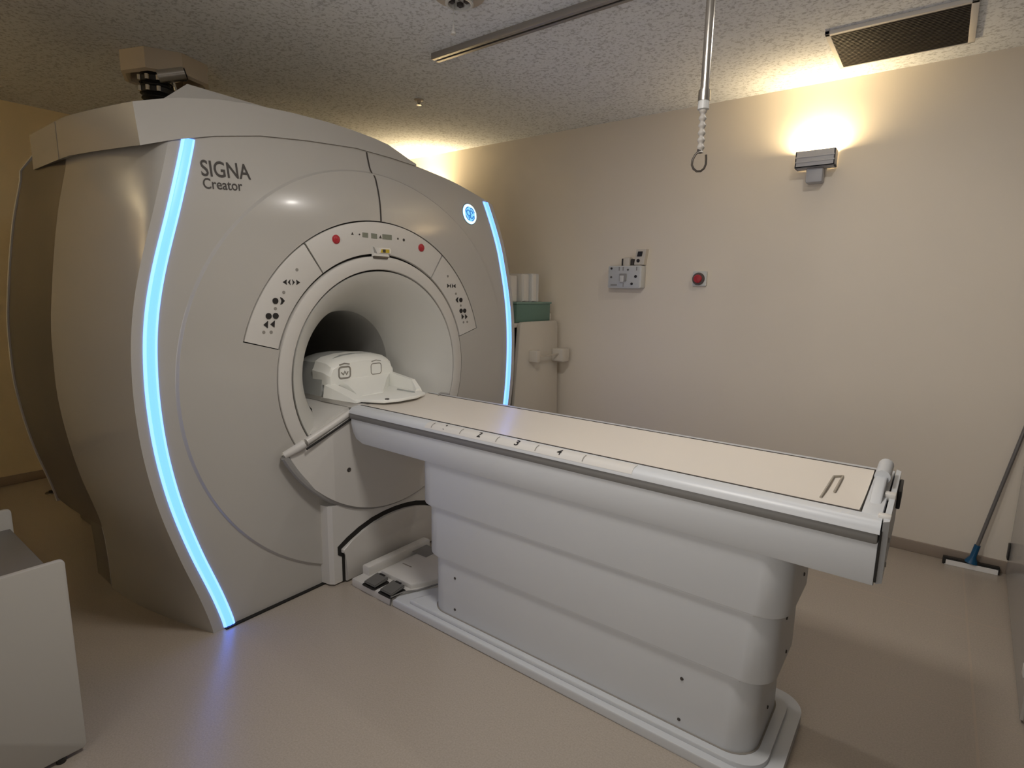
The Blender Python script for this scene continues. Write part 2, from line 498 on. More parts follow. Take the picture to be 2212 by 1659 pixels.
# bore ring and flared mouth
bm = nb(); annulus(bm, R_LIP+.004, R_RING-.005, -.03, .004, n=128, bev=.006); finish('bore_ring', bm, PANELW, mri)
bm = nb()
secs = []
for k in range(29):
    ph = PI/2*k/28; x1_ = -.34*(1-math.cos(ph)); r1_ = .503-.203*math.sin(ph)
    t = k/28; x2_ = -.34*t; r2_ = .503-.203*t
    x, r = .55*x1_+.45*x2_, .55*r1_+.45*r2_
    secs.append([(x+.002, r*math.sin(2*PI*j/96), O_Z+r*math.cos(2*PI*j/96)) for j in range(96)])
secs.insert(0, [(-.02, p[1], p[2]) for p in secs[0]])
loft(bm, secs, True, False); finish('bore_flare', bm, LINER, mri)
bm = nb()
secs = [[(x, .2995*math.sin(2*PI*j/72), O_Z+.2995*math.cos(2*PI*j/72)) for j in range(72)] for x in (-.336, -.6, -1.0, -1.5, -1.875)]
loft(bm, secs, True, False); finish('bore_tube', bm, BORE, mri)

# three control panels
def P_face(r, a, h): return (h, r*math.sin(a), O_Z+r*math.cos(a))
def disc(bm, y, z, r, x0, x1, n=20, ry=None):
    prism(bm, [(y+(ry or r)*math.cos(2*PI*k/n), z+r*math.sin(2*PI*k/n)) for k in range(n)], 'x', x0, x1)
g = .0062
pans = []
for a0, a1 in ((-A_PAN, -A_DIV), (-A_DIV, A_DIV), (A_DIV, A_PAN)):
    bm = nb(); e = .006
    annulus(bm, R_RING+g, R_PAN-g, -.02, .001, a0+e, a1-e, n=48, bev=.004)
    pans.append(finish('control_panel', bm, PANELW, mri))
pans[0]['label'] = 'near side curved button panel'; pans[1]['label'] = 'top curved display panel'; pans[2]['label'] = 'far side curved button panel'
def button_set(pan, s):
    """the button clusters: shapes mirrored for the far panel"""
    L = [('dia', .533, 1.346), ('chev', .502, 1.346), ('dia', .566, 1.284), ('dia', .535, 1.284), ('tri', .579, 1.249), ('tri', .549, 1.250),
         ('left', .483, 1.424), ('ring', .456, 1.424), ('right', .427, 1.424),
         ('dot', .427, 1.477), ('dot', .493, 1.381), ('dot', .534, 1.314), ('dot', .590, 1.218), ('dot', .558, 1.217)]
    if s > 0:
        L = [(k, y-.0, z+.003) for k, y, z in L]
    for kind, y, z in L:
        bm = nb(); Y = s*(y if s > 0 else y); m = BTN
        if s < 0: Y = -(y+.036)
        else: Y = y+.036
        if kind == 'dia': disc(bm, Y, z, .0125, .0, .005, 16)
        elif kind == 'chev': prism(bm, [(Y+s*.009, z+.015), (Y+s*.001, z+.013), (Y-s*.011, z), (Y+s*.001, z-.013), (Y+s*.009, z-.015), (Y+s*.003, z)], 'x', 0, .004)
        elif kind == 'tri': prism(bm, [(Y+s*.011, z), (Y-s*.009, z+.015), (Y-s*.006, z-.014)], 'x', 0, .004)
        elif kind == 'left': prism(bm, [(Y-.012, z), (Y+.006, z+.011), (Y+.004, z), (Y+.006, z-.011)], 'x', 0, .003)
        elif kind == 'right': prism(bm, [(Y+.012, z), (Y-.006, z+.011), (Y-.004, z), (Y-.006, z-.011)], 'x', 0, .003)
        elif kind == 'ring':
            for q in (-1, 1): prism(bm, [(Y+q*.004, z+.012), (Y+q*.016, z), (Y+q*.004, z-.012), (Y+q*.007, z)], 'x', 0, .003)
        else:
            disc(bm, Y, z, .007, 0, .0022, 10); m = SOFTINK
        finish('button', bm, m, pan)
button_set(pans[0], -1); button_set(pans[2], 1)
for y in (-.262, .262):
    bm = nb(); lathe(bm, [(0, .001), (0, .020), (.004, .020), (.005, .017), (.009, .016), (.011, .012), (.012, .001)], (.0, y, 1.620), 'x', 24); finish('stop_button', bm, RED, pans[1])
for y, z, w, h in ((-.0985, 1.653, .034, .022), (-.046, 1.653, .036, .024), (.034, 1.655, .060, .024)):
    bm = nb(); box(bm, .0005, .0025, y-w/2, y+w/2, z-h/2, z+h/2, .0008, 1); finish('display', bm, LCD, pans[1])
for y, z, r in ((-.172, 1.653, .007), (-.132, 1.653, .004), (-.008, 1.652, .008), (.103, 1.653, .005), (.142, 1.650, .007)):
    bm = nb()
    if r > .0065 and y < 0: prism(bm, [(y-r, z-r*.8), (y+r, z-r*.8), (y, z+r)], 'x', 0, .0025)
    else: disc(bm, y, z, r, 0, .0025, 12)
    finish('indicator', bm, INK, pans[1])
bm = nb(); loft(bm, [[(0, -.062, 1.556), (0, .045, 1.556), (0, .035, 1.592), (0, -.062, 1.612)], [(.014, -.058, 1.560), (.010, .04, 1.560), (.004, .032, 1.588), (.002, -.058, 1.606)]], True, True)
finish('laser_window', bm, PANELW, pans[1])
bm = nb(); prism(bm, [(-.055, 1.575), (-.035, 1.570), (-.055, 1.602)], 'x', .004, .0105); finish('laser_window', bm, MIDGREY, pans[1])
bm = nb(); prism(bm, [(-.028, 1.574), (.046, 1.576), (.050, 1.592), (.042, 1.602), (-.016, 1.600)], 'x', .0, .0125); finish('warning_label', bm, PAPER, pans[1])
bm = nb(); prism(bm, [(-.018, 1.577), (.036, 1.579), (.036, 1.5945), (-.012, 1.5935)], 'x', .012, .0145); finish('warning_label', bm, YELLOW, pans[1])
bm = nb(); box(bm, .0132, .0150, -.006, .012, 1.5785, 1.593); finish('warning_label', bm, INK, pans[1])
bm = nb(); box(bm, -.01, .012, -.058, .030, 1.548, 1.559, .003); finish('ring_clip', bm, DSTEEL, mri)

# lettering and the lit roundel on the front
def tplace(y0, z0, slope=0.02):
    return lambda u, v: (face_x(y0+u, z0+v+slope*u)+.0016, y0+u, z0+v+u*slope)
finish('lettering', text_bm('SIGNA', .190, .060, tplace(-.816, 1.804, .09)), INK, mri, False)
finish('lettering', text_bm('Creator', .150, .039, tplace(-.816, 1.759, .085)), INK, mri, False)
ry, rz = .681, 1.842
X = face_x(ry, rz)
def conform(b):
    for v in b.verts: v.co.x += face_x(v.co.y, v.co.z)-X
bm = nb(); lathe(bm, [(-.012, .062), (.001, .062), (.003, .059), (.002, .056)], (X, ry, rz), 'x', 40); conform(bm); lg = finish('roundel', bm, MIDGREY, mri)
bm = nb(); lathe(bm, [(.0015, .0565), (.004, .0555), (.005, .050), (.005, .001)], (X, ry, rz), 'x', 40); conform(bm); finish('roundel_light', bm, LOGO_M, lg)
bm = nb(); lathe(bm, [(.004, .057), (.007, .055), (.008, .049), (.006, .043), (.004, .042)], (X, ry, rz), 'x', 40); conform(bm); finish('roundel_rim', bm, LOGO_L, lg)
bm = nb()
def stroke(pts, r): tube(bm, [(X+.006, ry+a, rz+b) for a, b in pts], r*1.25, 6)
def arc(cx, cy, r, a0, a1, n=14): return [(cx+r*math.cos(a0+(a1-a0)*k/n), cy+r*math.sin(a0+(a1-a0)*k/n)) for k in range(n+1)]
stroke(arc(-.013, .006, .015, .2, 5.0) + [(-.008, -.010), (.002, -.018), (-.006, -.024), (-.016, -.016)], .0028)
stroke(arc(.013, .008, .011, -.4, 4.2) + [(.006, -.004)] + arc(.012, -.012, .012, 2.6, 6.2), .0028)
for q in range(4):
    a = PI/4+q*PI/2; stroke(arc(0, 0, .040, a-.55, a+.30, 8) + [(.034*math.cos(a+.5), .034*math.sin(a+.5)), (.030*math.cos(a+.35), .030*math.sin(a+.35))], .0024)
conform(bm); finish('monogram', bm, LOGO_B, lg)

# docking fan below the ring
FT = .072
top_pts = [(-.575, .682), (-.240, .828), (.240, .828), (.575, .682)]
arcp = []
for k in range(41):
    a = math.atan2(.575, -(.682-O_Z))   # angle from straight down
    b = a-2*a*k/40
    r = .648+.022*math.cos(b*1.2)
    arcp.append((r*math.sin(b), O_Z-r*math.cos(b)))
bm = nb()
poly = [(-.575, .682), (-.240, .828), (.240, .828)] + arcp
t = bmesh.new()
def fanx(y):
    a = abs(y)
    return .030+.045*min(1, max(0, (.60-a)/.235))
# front surface as strips from the arc up to the top edge
cols = []
ys = sorted(set([-.575+1.15*k/46 for k in range(47)] + [-.365, .365, -.240, .240]))
def arc_z(y):
    best = min(arcp, key=lambda p: abs(p[0]-y)); 
    for p, q in zip(arcp, arcp[1:]):
        if (p[0]-y)*(q[0]-y) <= 0 and p[0] != q[0]:
            tt = (y-p[0])/(q[0]-p[0]); return p[1]+(q[1]-p[1])*tt
    return best[1]
def top_z(y): a = abs(y); return .828 if a <= .24 else .828-(a-.24)*(.828-.682)/(.575-.24)
for y in ys:
    zb, zt = arc_z(y), top_z(y)
    c = []
    for k in range(7):
        z = zb+(zt-zb)*k/6
        c.append(t.verts.new((fanx(y), y, z)))
    b0 = t.verts.new((-.01, y, zb)); b1 = t.verts.new((-.01, y, zt))
    cols.append([b0]+c+[b1])
for A, B in zip(cols, cols[1:]):
    for j in range(len(A)-1):
        try: t.faces.new([A[j], A[j+1], B[j+1], B[j]])
        except ValueError: pass
merge(bm, t)
fan = finish('docking_fan', bm, PANELW, mri, True, 6)
# grey rim along its arc, and the rounded lips on the slanting edges
bm = nb(); tube(bm, [(fanx(y)*.5+.012, y, z) for y, z in arcp], .017, 10)
finish('fan_rim', bm, MIDGREY, fan)
for s in (-1, 1):
    bm = nb()
    tube(bm, [(.030, s*.580, .688), (.050, s*.535, .712), (.056, s*.50, .728)], [.016, .019, .020], 12); finish('fan_lip', bm, PANELW, fan)
    bm = nb(); tube(bm, [(.056, s*.488, .734), (.066, s*.36, .790), (.070, s*.265, .832)], .016, 12); finish('fan_lip', bm, PANELW, fan)
    bm = nb(); tube(bm, [(.072, s*.50, .706), (.082, s*.37, .763), (.084, s*.275, .804)], .005, 8); finish('fan_groove', bm, DARKGAP, fan)
bm = nb(); lathe(bm, [(0, .011), (.003, .010), (.004, .006), (.002, .004), (.002, .0005)], (.075, -.285, .56), 'x', 16); finish('fan_screw', bm, INK, fan)
# inner bridge that carries the table top into the bore
bm = nb()
prof = []
for k in range(15):
    a = math.radians(-58+116*k/14); prof.append((.29*math.sin(a), O_Z-.29*math.cos(a)))
sec = [(-.247, .842), (.247, .842)] + [(p[0], p[1]) for p in prof[::-1]]
loft(bm, [[(x, y, z) for y, z in [(-.247, .838), (.247, .838), (.19, .772), (0, .72), (-.19, .772)]] for x in (-1.6, -.8, -.34)] , True, True)
flare_b = [(-.34, .247), (-.2, .29), (-.08, .36), (.0, .44)]
loft(bm, [[(x, -w, .835-(w-.247)*.45), (x, -.247, .840), (x, .247, .840), (x, w, .835-(w-.247)*.45), (x, w*.8, .74), (x, 0, .66), (x, -w*.8, .74)] for x, w in flare_b], True, True)
finish('table_bridge', bm, WHITE2, mri)
bm = nb(); prism(bm, [(-.223, .842), (.203, .842), (.203, .8655), (.10, .858), (-.01, .8555), (-.12, .858), (-.223, .8655)], 'x', -1.0, .080, .003); finish('bridge_pad', bm, WHITE2, mri)
# column below the fan with the arched recess
bm = nb()
loft(bm, [[(-.01, -.398, z), (.040, -.388, z), (.060, -.374, z), (.060, .374, z), (.040, .388, z), (-.01, .398, z)] for z in (.010, .10, .25, .40)], True, True)
finish('docking_column', bm, WHITE2, mri, True, 20)
arch_out = [(-.330, .008), (-.330, .135), (-.352, .152), (-.352, .192), (-.30, .222), (-.23, .252), (-.15, .275), (-.07, .286), (0, .289), (.07, .286), (.15, .275), (.23, .252), (.30, .222), (.352, .192), (.352, .152), (.330, .135), (.330, .008)]
bm = nb(); prism(bm, arch_out, 'x', .055, .0625); finish('arch_gap', bm, DARKGAP, mri)
arch_in = [(-.315, .010), (-.315, .148), (-.334, .160), (-.334, .176), (-.28, .203), (-.21, .232), (-.14, .252), (-.07, .263), (0, .266), (.07, .263), (.14, .252), (.21, .232), (.28, .203), (.334, .176), (.334, .160), (.315, .148), (.315, .010)]
bm = nb(); prism(bm, arch_in, 'x', .055, .078, .006); finish('arch_cover', bm, PANELW, mri)

# ------------------------------------------------------------------ patient table
tbl = thing('patient_table', 'long white patient table on a stepped pedestal, docked to the scanner', 'table', (1.1, -.01, 0))
CY = -.010
XT0, XT1 = .092, 2.150
H = .272
def ty(v): return CY+v
# shell of the table: skirt with a sloping nose at the scanner end
bm = nb()
nose = [(.095, .815), (.098, .79), (.108, .745), (.130, .718), (.175, .702), (XT1, .700), (XT1, .815)]
prism(bm, [(x, z) for x, z in nose], 'y', ty(-H), ty(H), .006)
skirt = finish('skirt', bm, TABLEW, tbl)
bm = nb(); box(bm, XT0, XT1-.002, ty(-H)-.004, ty(-H)+.03, .808, .8365, .006); finish('trim_stripe', bm, GREYTRIM, tbl)
bm = nb(); box(bm, XT0, XT1-.002, ty(H)-.03, ty(H)+.004, .808, .8365, .006); finish('trim_stripe', bm, GREYTRIM, tbl)
# top rail body with a rolled edge
def rail_sec(x, s):
    pts = [(-.006, .8365), (-.004, .846), (.003, .855), (.012, .8615), (.024, .864), (.052, .8655), (.054, .8365)]
    return [(x, ty(s*(H-a)), z) for a, z in pts]
for s in (-1, 1):
    bm = nb(); loft(bm, [rail_sec(XT0, s), rail_sec(XT1, s)], True, True); rl = finish('side_rail', bm, TABLEW, tbl)
    if s < 0: near_rail = rl
    if s < 0:
        # raised scale strip with four numbers
        bm = nb()
        loft(bm, [[(x, ty(-(H-a)), z+.0022) for a, z in ((-.004, .845), (.003, .855), (.012, .8615), (.024, .864), (.040, .8648))] + [(x, ty(-(H-.04)), .861), (x, ty(-(H-.0)), .846)] for x in (.585, 1.50)], True, True)
        scp = finish('scale_strip', bm, WHITE2, tbl)
        for x in (.62, .775, .955, 1.132, 1.322):
            bm = nb(); loft(bm, [[(xx, ty(-(H-a)), z+.0034) for a, z in ((-.001, .8495), (.003, .855), (.012, .8615), (.026, .8643))] for xx in (x-.0018, x+.0018)], False, False); finish('scale_mark', bm, SOFTINK, scp)
        for x, d in ((.690, '1'), (.868, '2'), (1.045, '3'), (1.226, '4')):
            def pl(u, v, x=x): 
                # lie on the rolled edge, reading from the near side
                tb = [(0, -.002, .848), (.012, .004, .8560), (.022, .0125, .862), (.034, .0245, .8645), (.05, .04, .865)]
                a = interp([(q[0], q[1]) for q in tb], v+.006); z = interp([(q[0], q[2]) for q in tb], v+.006)
                return (x-.008+u, ty(-(H-a)), z+.0042)
            b = text_bm(d, .017 if d != '1' else .007, .030, pl); finish('scale_number', b, BTN, scp, False)
for s in (-1, 1):
    bm = nb(); box(bm, XT0+.01, 2.104, ty(s*.2155)-.0035, ty(s*.2155)+.0035, .85, .8666); finish('rail_gasket', bm, INK, tbl)
# sunken flat top between the rails, dark joint and cream pad
bm = nb(); box(bm, XT0+.01, XT1-.03, ty(-H+.05), ty(H-.05), .83, .8500); finish('table_bed', bm, INK, tbl)
bm = nb()
n = 14
secs = []
for x in [.10+(2.098-.10)*k/16 for k in range(17)]:
    top = [(x, ty(-.213+.426*k/n), .8655-.010*(1-((k-n/2)/(n/2))**2)) for k in range(n+1)]
    secs.append(top+[(x, ty(.213), .848), (x, ty(-.213), .848)])
loft(bm, secs, True, True); pad = finish('cradle', bm, CREAM, tbl, True, 30)
bm = nb()
for a, b in (((2.004, -.165), (2.004, .075)), ((2.004, .075), (2.026, .095)), ((2.026, .095), (2.026, -.08))):
    tube(bm, [(a[0], ty(a[1]), .8585+.006*abs(a[1])/.2), (b[0], ty(b[1]), .8585+.006*abs(b[1])/.2)], .0032, 6)
finish('cradle_slot', bm, mat('slot_beige', (.36, .32, .26), .5), pad)
# cover of the foot end with its handle and end plate
bm = nb()
prism(bm, [(2.104, ty(-.225)), (2.148, ty(-.225)), (2.150, ty(.225)), (2.104, ty(.225))], 'z', .845, .867, .003); finish('end_cover', bm, TABLEW, tbl)
bm = nb()
prism(bm, [(ty(-.150), .862), (ty(-.05), .893), (ty(.0), .898), (ty(.16), .898), (ty(.19), .885), (ty(.20), .862)], 'x', 2.112, 2.140, .006); eh = finish('end_handle', bm, TABLEW, tbl)
bm = nb(); tube(bm, [(2.128, ty(.03), .897), (2.128, ty(.17), .899)], .020, 14); finish('grip_roll', bm, TABLEW, eh)
bm = nb()
loft(bm, [[(2.153, ty(-H+.006), z0), (2.153, ty(H-.006), z0), (2.166, ty(H-.02), z0), (2.166, ty(-H+.02), z0)] for z0 in (.705, .866)], True, True)
ep = finish('end_plate', bm, TABLEW, tbl)
bm = nb(); box(bm, 2.1495, 2.1545, ty(-H)-.001, ty(H)+.001, .712, .842); finish('end_joint', bm, DARKGAP, tbl)
bm = nb(); box(bm, 2.166, 2.176, ty(.10), ty(.24), .79, .845, .003); finish('end_latch', bm, BLACK, ep)
bm = nb(); box(bm, 2.140, 2.168, ty(-.235), ty(-.21), .858, .873, .004); finish('end_clip', bm, WHITE2, ep)
bm = nb(); box(bm, 2.140, 2.168, ty(-.06), ty(-.03), .858, .878, .004); finish('end_clip', bm, WHITE2, ep)
for z in (.735, .80): 
    bm = nb(); lathe(bm, [(0, .007), (.003, .006), (.003, .0005)], (2.166, ty(-.20), z), 'x', 12); finish('plate_screw', bm, MIDGREY, ep)
# stepped pedestal, each section slightly smaller than the one above
def ped(name, x0, x1, h, h2, z0, z1, r):
    bm = nb(); prism(bm, rrect(x0, x1, ty(-h), -h2, r, 8), 'z', z0, z1, .006); return finish(name, bm, TABLEW, tbl)
ped('pedestal_section', .523, 1.968, .265, -.110, .512, .712, .085)
ped('pedestal_section', .556, 1.946, .260, -.105, .295, .515, .085)
lo = ped('pedestal_section', .588, 1.914, .254, -.100, .030, .298, .085)
for x, z in ((.735, .228), (.735, .088), (1.695, .222), (1.695, .080)):
    bm = nb(); lathe(bm, [(0, .006), (-.003, .005), (-.0035, .0005)], (x, ty(-.253), z), 'y', 12); finish('screw', bm, INK, lo)
for x, y, z in ((1.968, -.05, .575), (1.946, -.07, .49), (1.946, -.13, .462), (1.946, -.08, .325), (1.914, -.10, .13)):
    bm = nb(); lathe(bm, [(0, .006), (.003, .005), (.0035, .0005)], (x, y, z), 'x', 12); finish('screw', bm, INK, lo)
# base plinth with a raised inner step and rounded end
def plan(x0, x1, h, r, ins=0): return rrect(x0, x1, ty(-h), ty(h), r, 10)
bm = nb()
def plinth(x1, yn, yf, r, left):
    q = rrect(0, x1, yn, yf, r, 10); n_ = len(q)//4
    return q[:n_] + [(left[-1][0], yf)] + left[::-1] + [(left[0][0], yn)] + q[3*n_:]
JT = [(.4055, -.29), (.412, -.25), (.452, -.20), (.482, -.11), (.527, -.05)]
prism(bm, plinth(1.990, -.316, .148, .09, JT), 'z', 0, .036, .008, 3)
prism(bm, plinth(1.950, -.292, .118, .085, [(x+.085, y) for x, y in JT]), 'z', .034, .052, .006, 3)
base = finish('base_plinth', bm, TABLEW, tbl)
bm = nb(); prism(bm, rrect(.583, 1.919, ty(-.259), .105, .088, 8), 'z', .05, .0535); finish('plinth_joint', bm, SOFTINK, base)
# pedal unit between plinth and scanner
bm = nb()
prism(bm, [(.118, ty(-.308)), (.372, ty(-.308)), (.392, ty(-.308)), (.405, ty(-.24)), (.445, ty(-.19)), (.475, ty(-.10)), (.52, ty(-.04)), (.52, ty(.16)), (.118, ty(.16))], 'z', 0, .040, .005)
prism(bm, [(.118, ty(-.245)), (.165, ty(-.245)), (.165, ty(.16)), (.118, ty(.16))], 'z', .03, .085, .008)
prism(bm, [(.20, ty(-.20)), (.41, ty(-.20)), (.46, ty(-.10)), (.50, ty(.0)), (.50, ty(.16)), (.20, ty(.16))], 'z', .03, .062, .006)
pu = finish('pedal_unit', bm, BEIGEPL if False else WHITE2, tbl)
for x0, x1 in ((.205, .285), (.318, .398)):
    bm = nb(); prism(bm, rrect(x0-.006, x1+.006, -.328, -.232, .012, 3), 'z', .0395, .0415); finish('pedal_well', bm, DARKGAP, pu)
    bm = nb(); loft(bm, [[(x0, -.318, .046), (x1, -.318, .046), (x1, -.318, .056), (x0, -.318, .056)], [(x0, -.236, .052), (x1, -.236, .052), (x1, -.236, .068), (x0, -.236, .068)]], True, True)
    bmesh.ops.bevel(bm, geom=list(bm.edges), offset=.004, segments=2, affect='EDGES')
    fp = finish('foot_pedal', bm, PEDAL, pu)
    bm = nb(); box(bm, x0+.022, x1-.022, -.245, -.236, .0672, .070); finish('pedal_mark', bm, BTN, pu)
bm = nb(); box(bm, .225, .288, -.099, -.092, .0618, .0628); finish('pedal_label', bm, SOFTINK, pu)
bm = nb(); box(bm, .17, .27, .02, .12, .0615, .0640); finish('pedal_recess', bm, GREYTRIM, pu)
bm = nb(); tube(bm, [(.392, ty(-.309), .006), (.393, ty(-.306), .041), (.405, ty(-.24), .042), (.445, ty(-.19), .0425), (.475, ty(-.10), .0425), (.52, ty(-.04), .0425)], .004, 6); finish('pedal_joint', bm, GREYTRIM, pu)

# ------------------------------------------------------------------ head coil on the table, at the bore mouth
coil = thing('head_coil', 'white head coil with a grey back block, on the table at the bore mouth', 'coil', (-.2, -.01, .868))
ZT = .868
bm = nb()
def hood(x, w, zt, zb=ZT, r=.06):
    return [(x, ty(-w-.02), zb), (x, ty(-w-.012), zb+.06), (x, ty(-w), zt-r), (x, ty(-w+.02), zt-r*.35), (x, ty(-w+r), zt), (x, ty(-w*.4), zt+.012), (x, ty(0), zt+.016), (x, ty(w*.4), zt+.012), (x, ty(w-r), zt), (x, ty(w-.02), zt-r*.35), (x, ty(w), zt-r), (x, ty(w+.012), zb+.06), (x, ty(w+.02), zb)]
loft(bm, [hood(-.46, .195, 1.03), hood(-.44, .20, 1.045), hood(-.21, .202, 1.052)], True, True)
blk = finish('back_block', bm, COILGREY, coil, True, 30)
bm = nb()
def shellsec(x, w, zt, zb, r=.05):
    return [(x, ty(-w), zb), (x, ty(-w-.002), (zb+zt)/2), (x, ty(-w+.006), zt-r), (x, ty(-w+.018), zt-r*.35), (x, ty(-w+.05), zt), (x, ty(-w*.4), zt+.012), (x, ty(0), zt+.016), (x, ty(w*.4), zt+.012), (x, ty(w-.05), zt), (x, ty(w-.018), zt-r*.35), (x, ty(w-.006), zt-r), (x, ty(w+.002), (zb+zt)/2), (x, ty(w), zb)]
secs = [shellsec(-.29, .209, 1.054, .93), shellsec(-.20, .209, 1.048, .925), shellsec(-.165, .205, 1.030, .920, .045), shellsec(-.155, .198, 1.018, .922, .04)]
loft(bm, secs, True, True)
# neck sloping down and forward to the tray
loft(bm, [[(-.18, ty(-.150), .955), (-.18, ty(.205), .955), (-.18, ty(.205), .90), (-.18, ty(-.150), .89)],
          [(-.10, ty(-.135), .925), (-.10, ty(.11), .935), (-.10, ty(.11), .87), (-.10, ty(-.150), .87)],
          [(.00, ty(-.150), .885), (.00, ty(.0), .890), (.00, ty(.0), .87), (.00, ty(-.17), .87)]], True, True)
sh = finish('front_shell', bm, COILW, coil, True, 30)
for s, m in ((-1, INK), (1, SOFTINK)):
    bm = nb(); c = -.115 if s < 0 else .085; 
    pts = rrect(ty(c-.034), ty(c+.034), .955, 1.012, .014, 4)
    tube(bm, [(-.1545, y, z) for y, z in pts]+[(-.1545, *pts[0])], .0042 if s < 0 else .0022, 6); 
    tube(bm, [(-.154, ty(c-.03), 1.024), (-.154, ty(c), 1.030), (-.154, ty(c+.03), 1.024)], .003 if s < 0 else .002, 6)
    if s < 0:
        tube(bm, [(-.153, ty(c-.02), .985), (-.153, ty(c-.008), .973), (-.153, ty(c), .99), (-.153, ty(c+.01), .972), (-.153, ty(c+.02), .987)], .003, 6)
    finish('eye_window', bm, SOFTINK, sh)
# side wings and front tray
bm = nb(); loft(bm, [[(-.17, ty(.165), ZT), (-.17, ty(.205), ZT), (-.17, ty(.205), .955), (-.17, ty(.180), .955)], [(.03, ty(.140), ZT), (.03, ty(.195), ZT), (.03, ty(.190), .934), (.03, ty(.168), .934)], [(.095, ty(.12), ZT), (.095, ty(.185), ZT), (.085, ty(.182), .892), (.085, ty(.15), .892)]], True, True); finish('side_wing', bm, COILW, coil, True, 20)
bm = nb(); loft(bm, [[(-.17, ty(-.235), ZT), (-.17, ty(-.165), ZT), (-.17, ty(-.175), .935), (-.17, ty(-.225), .930)], [(-.06, ty(-.225), ZT), (-.06, ty(-.15), ZT), (-.06, ty(-.165), .912), (-.06, ty(-.215), .905)], [(.06, ty(-.215), ZT), (.06, ty(-.14), ZT), (.06, ty(-.15), .876), (.06, ty(-.21), .874)]], True, True); finish('side_wing', bm, COILW, coil, True, 20)
bm = nb(); prism(bm, [(-.18, ty(-.21)), (.03, ty(-.205)), (.16, ty(-.13)), (.185, ty(-.06)), (.185, ty(.06)), (.15, ty(.15)), (.03, ty(.19)), (-.18, ty(.19))], 'z', ZT, ZT+.016, .005); tray = finish('front_tray', bm, COILW, coil)
bm = nb(); lathe(bm, [(0, .011), (.004, .010), (.004, .0005)], (.155, ty(-.105), ZT+.0155), 'z', 14); finish('tray_latch', bm, INK, tray)
bm = nb(); box(bm, -.01, .12, ty(.10), ty(.108), ZT+.015, ZT+.022, .002); finish('tray_ridge', bm, COILGREY, tray)
bm = nb(); tube(bm, [(.19, ty(.20), .868), (.20, ty(.215), .878), (.25, ty(.225), .876)], .005, 8); finish('cable_end', bm, MIDGREY, coil)

# ------------------------------------------------------------------ ceiling things
# exhaust pipe collar and hose
pipe = thing('exhaust_pipe', 'black corrugated hose with steel cylinder rising into a cream ceiling collar above the scanner', 'pipe', (-1.2, -.47, 2.10))
bm = nb()
cen = (-1.27, -.395)
oc = lambda r: [(cen[0]+r*math.cos(PI/8+k*PI/4+.35), cen[1]+r*math.sin(PI/8+k*PI/4+.35)) for k in range(8)]
secs = [[(x, y, z) for x, y in oc(r)] for r, z in ((.215, ZC-.001), (.215, 2.487), (.195, 2.478), (.185, 2.487), (.185, 2.56))]
loft(bm, secs, True, False); bm.faces.new([bm.verts.new(p) for p in secs[-1]])
finish('ceiling_collar', bm, mat('cream_painted_metal', (.56, .48, .37), .5, var=.02), pipe, True, 25)
bm = nb()
prof = []
for k in range(61):
    z = 2.128+.372*k/60; prof.append((z-2.10, .068+.008*math.sin(k*1.35)))
lathe(bm, prof, (-1.20, -.475, 2.10), 'z', 24, True); finish('hose', bm, BLACK, pipe)
for z in (2.40, 2.452):
    bm = nb(); lathe(bm, [(-.012, .070), (-.012, .080), (.012, .080), (.012, .070)], (-1.20, -.475, z), 'z', 24); finish('hose_clamp', bm, BLACK, pipe)
    for q in range(3):
        a = -1.5+q*.6; bm = nb(); lathe(bm, [(-.012, .0005), (-.012, .010), (.012, .010), (.014, .0005)], (-1.20+.084*math.cos(a), -.475+.084*math.sin(a), z), 'z', 8); finish('clamp_bolt', bm, STEEL, pipe)
bm = nb(); tube(bm, [(-1.135, -.495, 2.463), (-1.085, -.385, 2.503)], .040, 20); finish('steel_cylinder', bm, STEEL, pipe)
bm = nb(); tube(bm, [(-1.086, -.387, 2.5022), (-1.083, -.380, 2.5046)], .034, 20); finish('cylinder_mouth', bm, BLACK, pipe)
bm = nb(); tube(bm, [(-1.11, -.43, 2.445), (-1.10, -.415, 2.36), (-1.11, -.42, 2.19)], .008, 8); finish('thin_pipe', bm, STEEL, pipe)
bm = nb(); tube(bm, [(-1.20, -.33, 2.46), (-1.18, -.30, 2.40), (-1.18, -.31, 2.20)], .028, 10); finish('side_hose', bm, BLACK, pipe)

# hanger rail fixed to the ceiling
bm = nb()
box(bm, .005, 2.6, .338, .392, ZC-.006, ZC, .002)
box(bm, .005, 2.6, .338, .350, ZC-.030, ZC-.004, .002); box(bm, .005, 2.6, .380, .392, ZC-.030, ZC-.004, .002)
box(bm, .005, 2.6, .348, .358, ZC-.030, ZC-.026, .001); box(bm, .005, 2.6, .372, .382, ZC-.030, ZC-.026, .001)
tag(finish('ceiling_rail', bm, ALU), 'long slim grey metal track fixed to the ceiling above the table', 'rail')

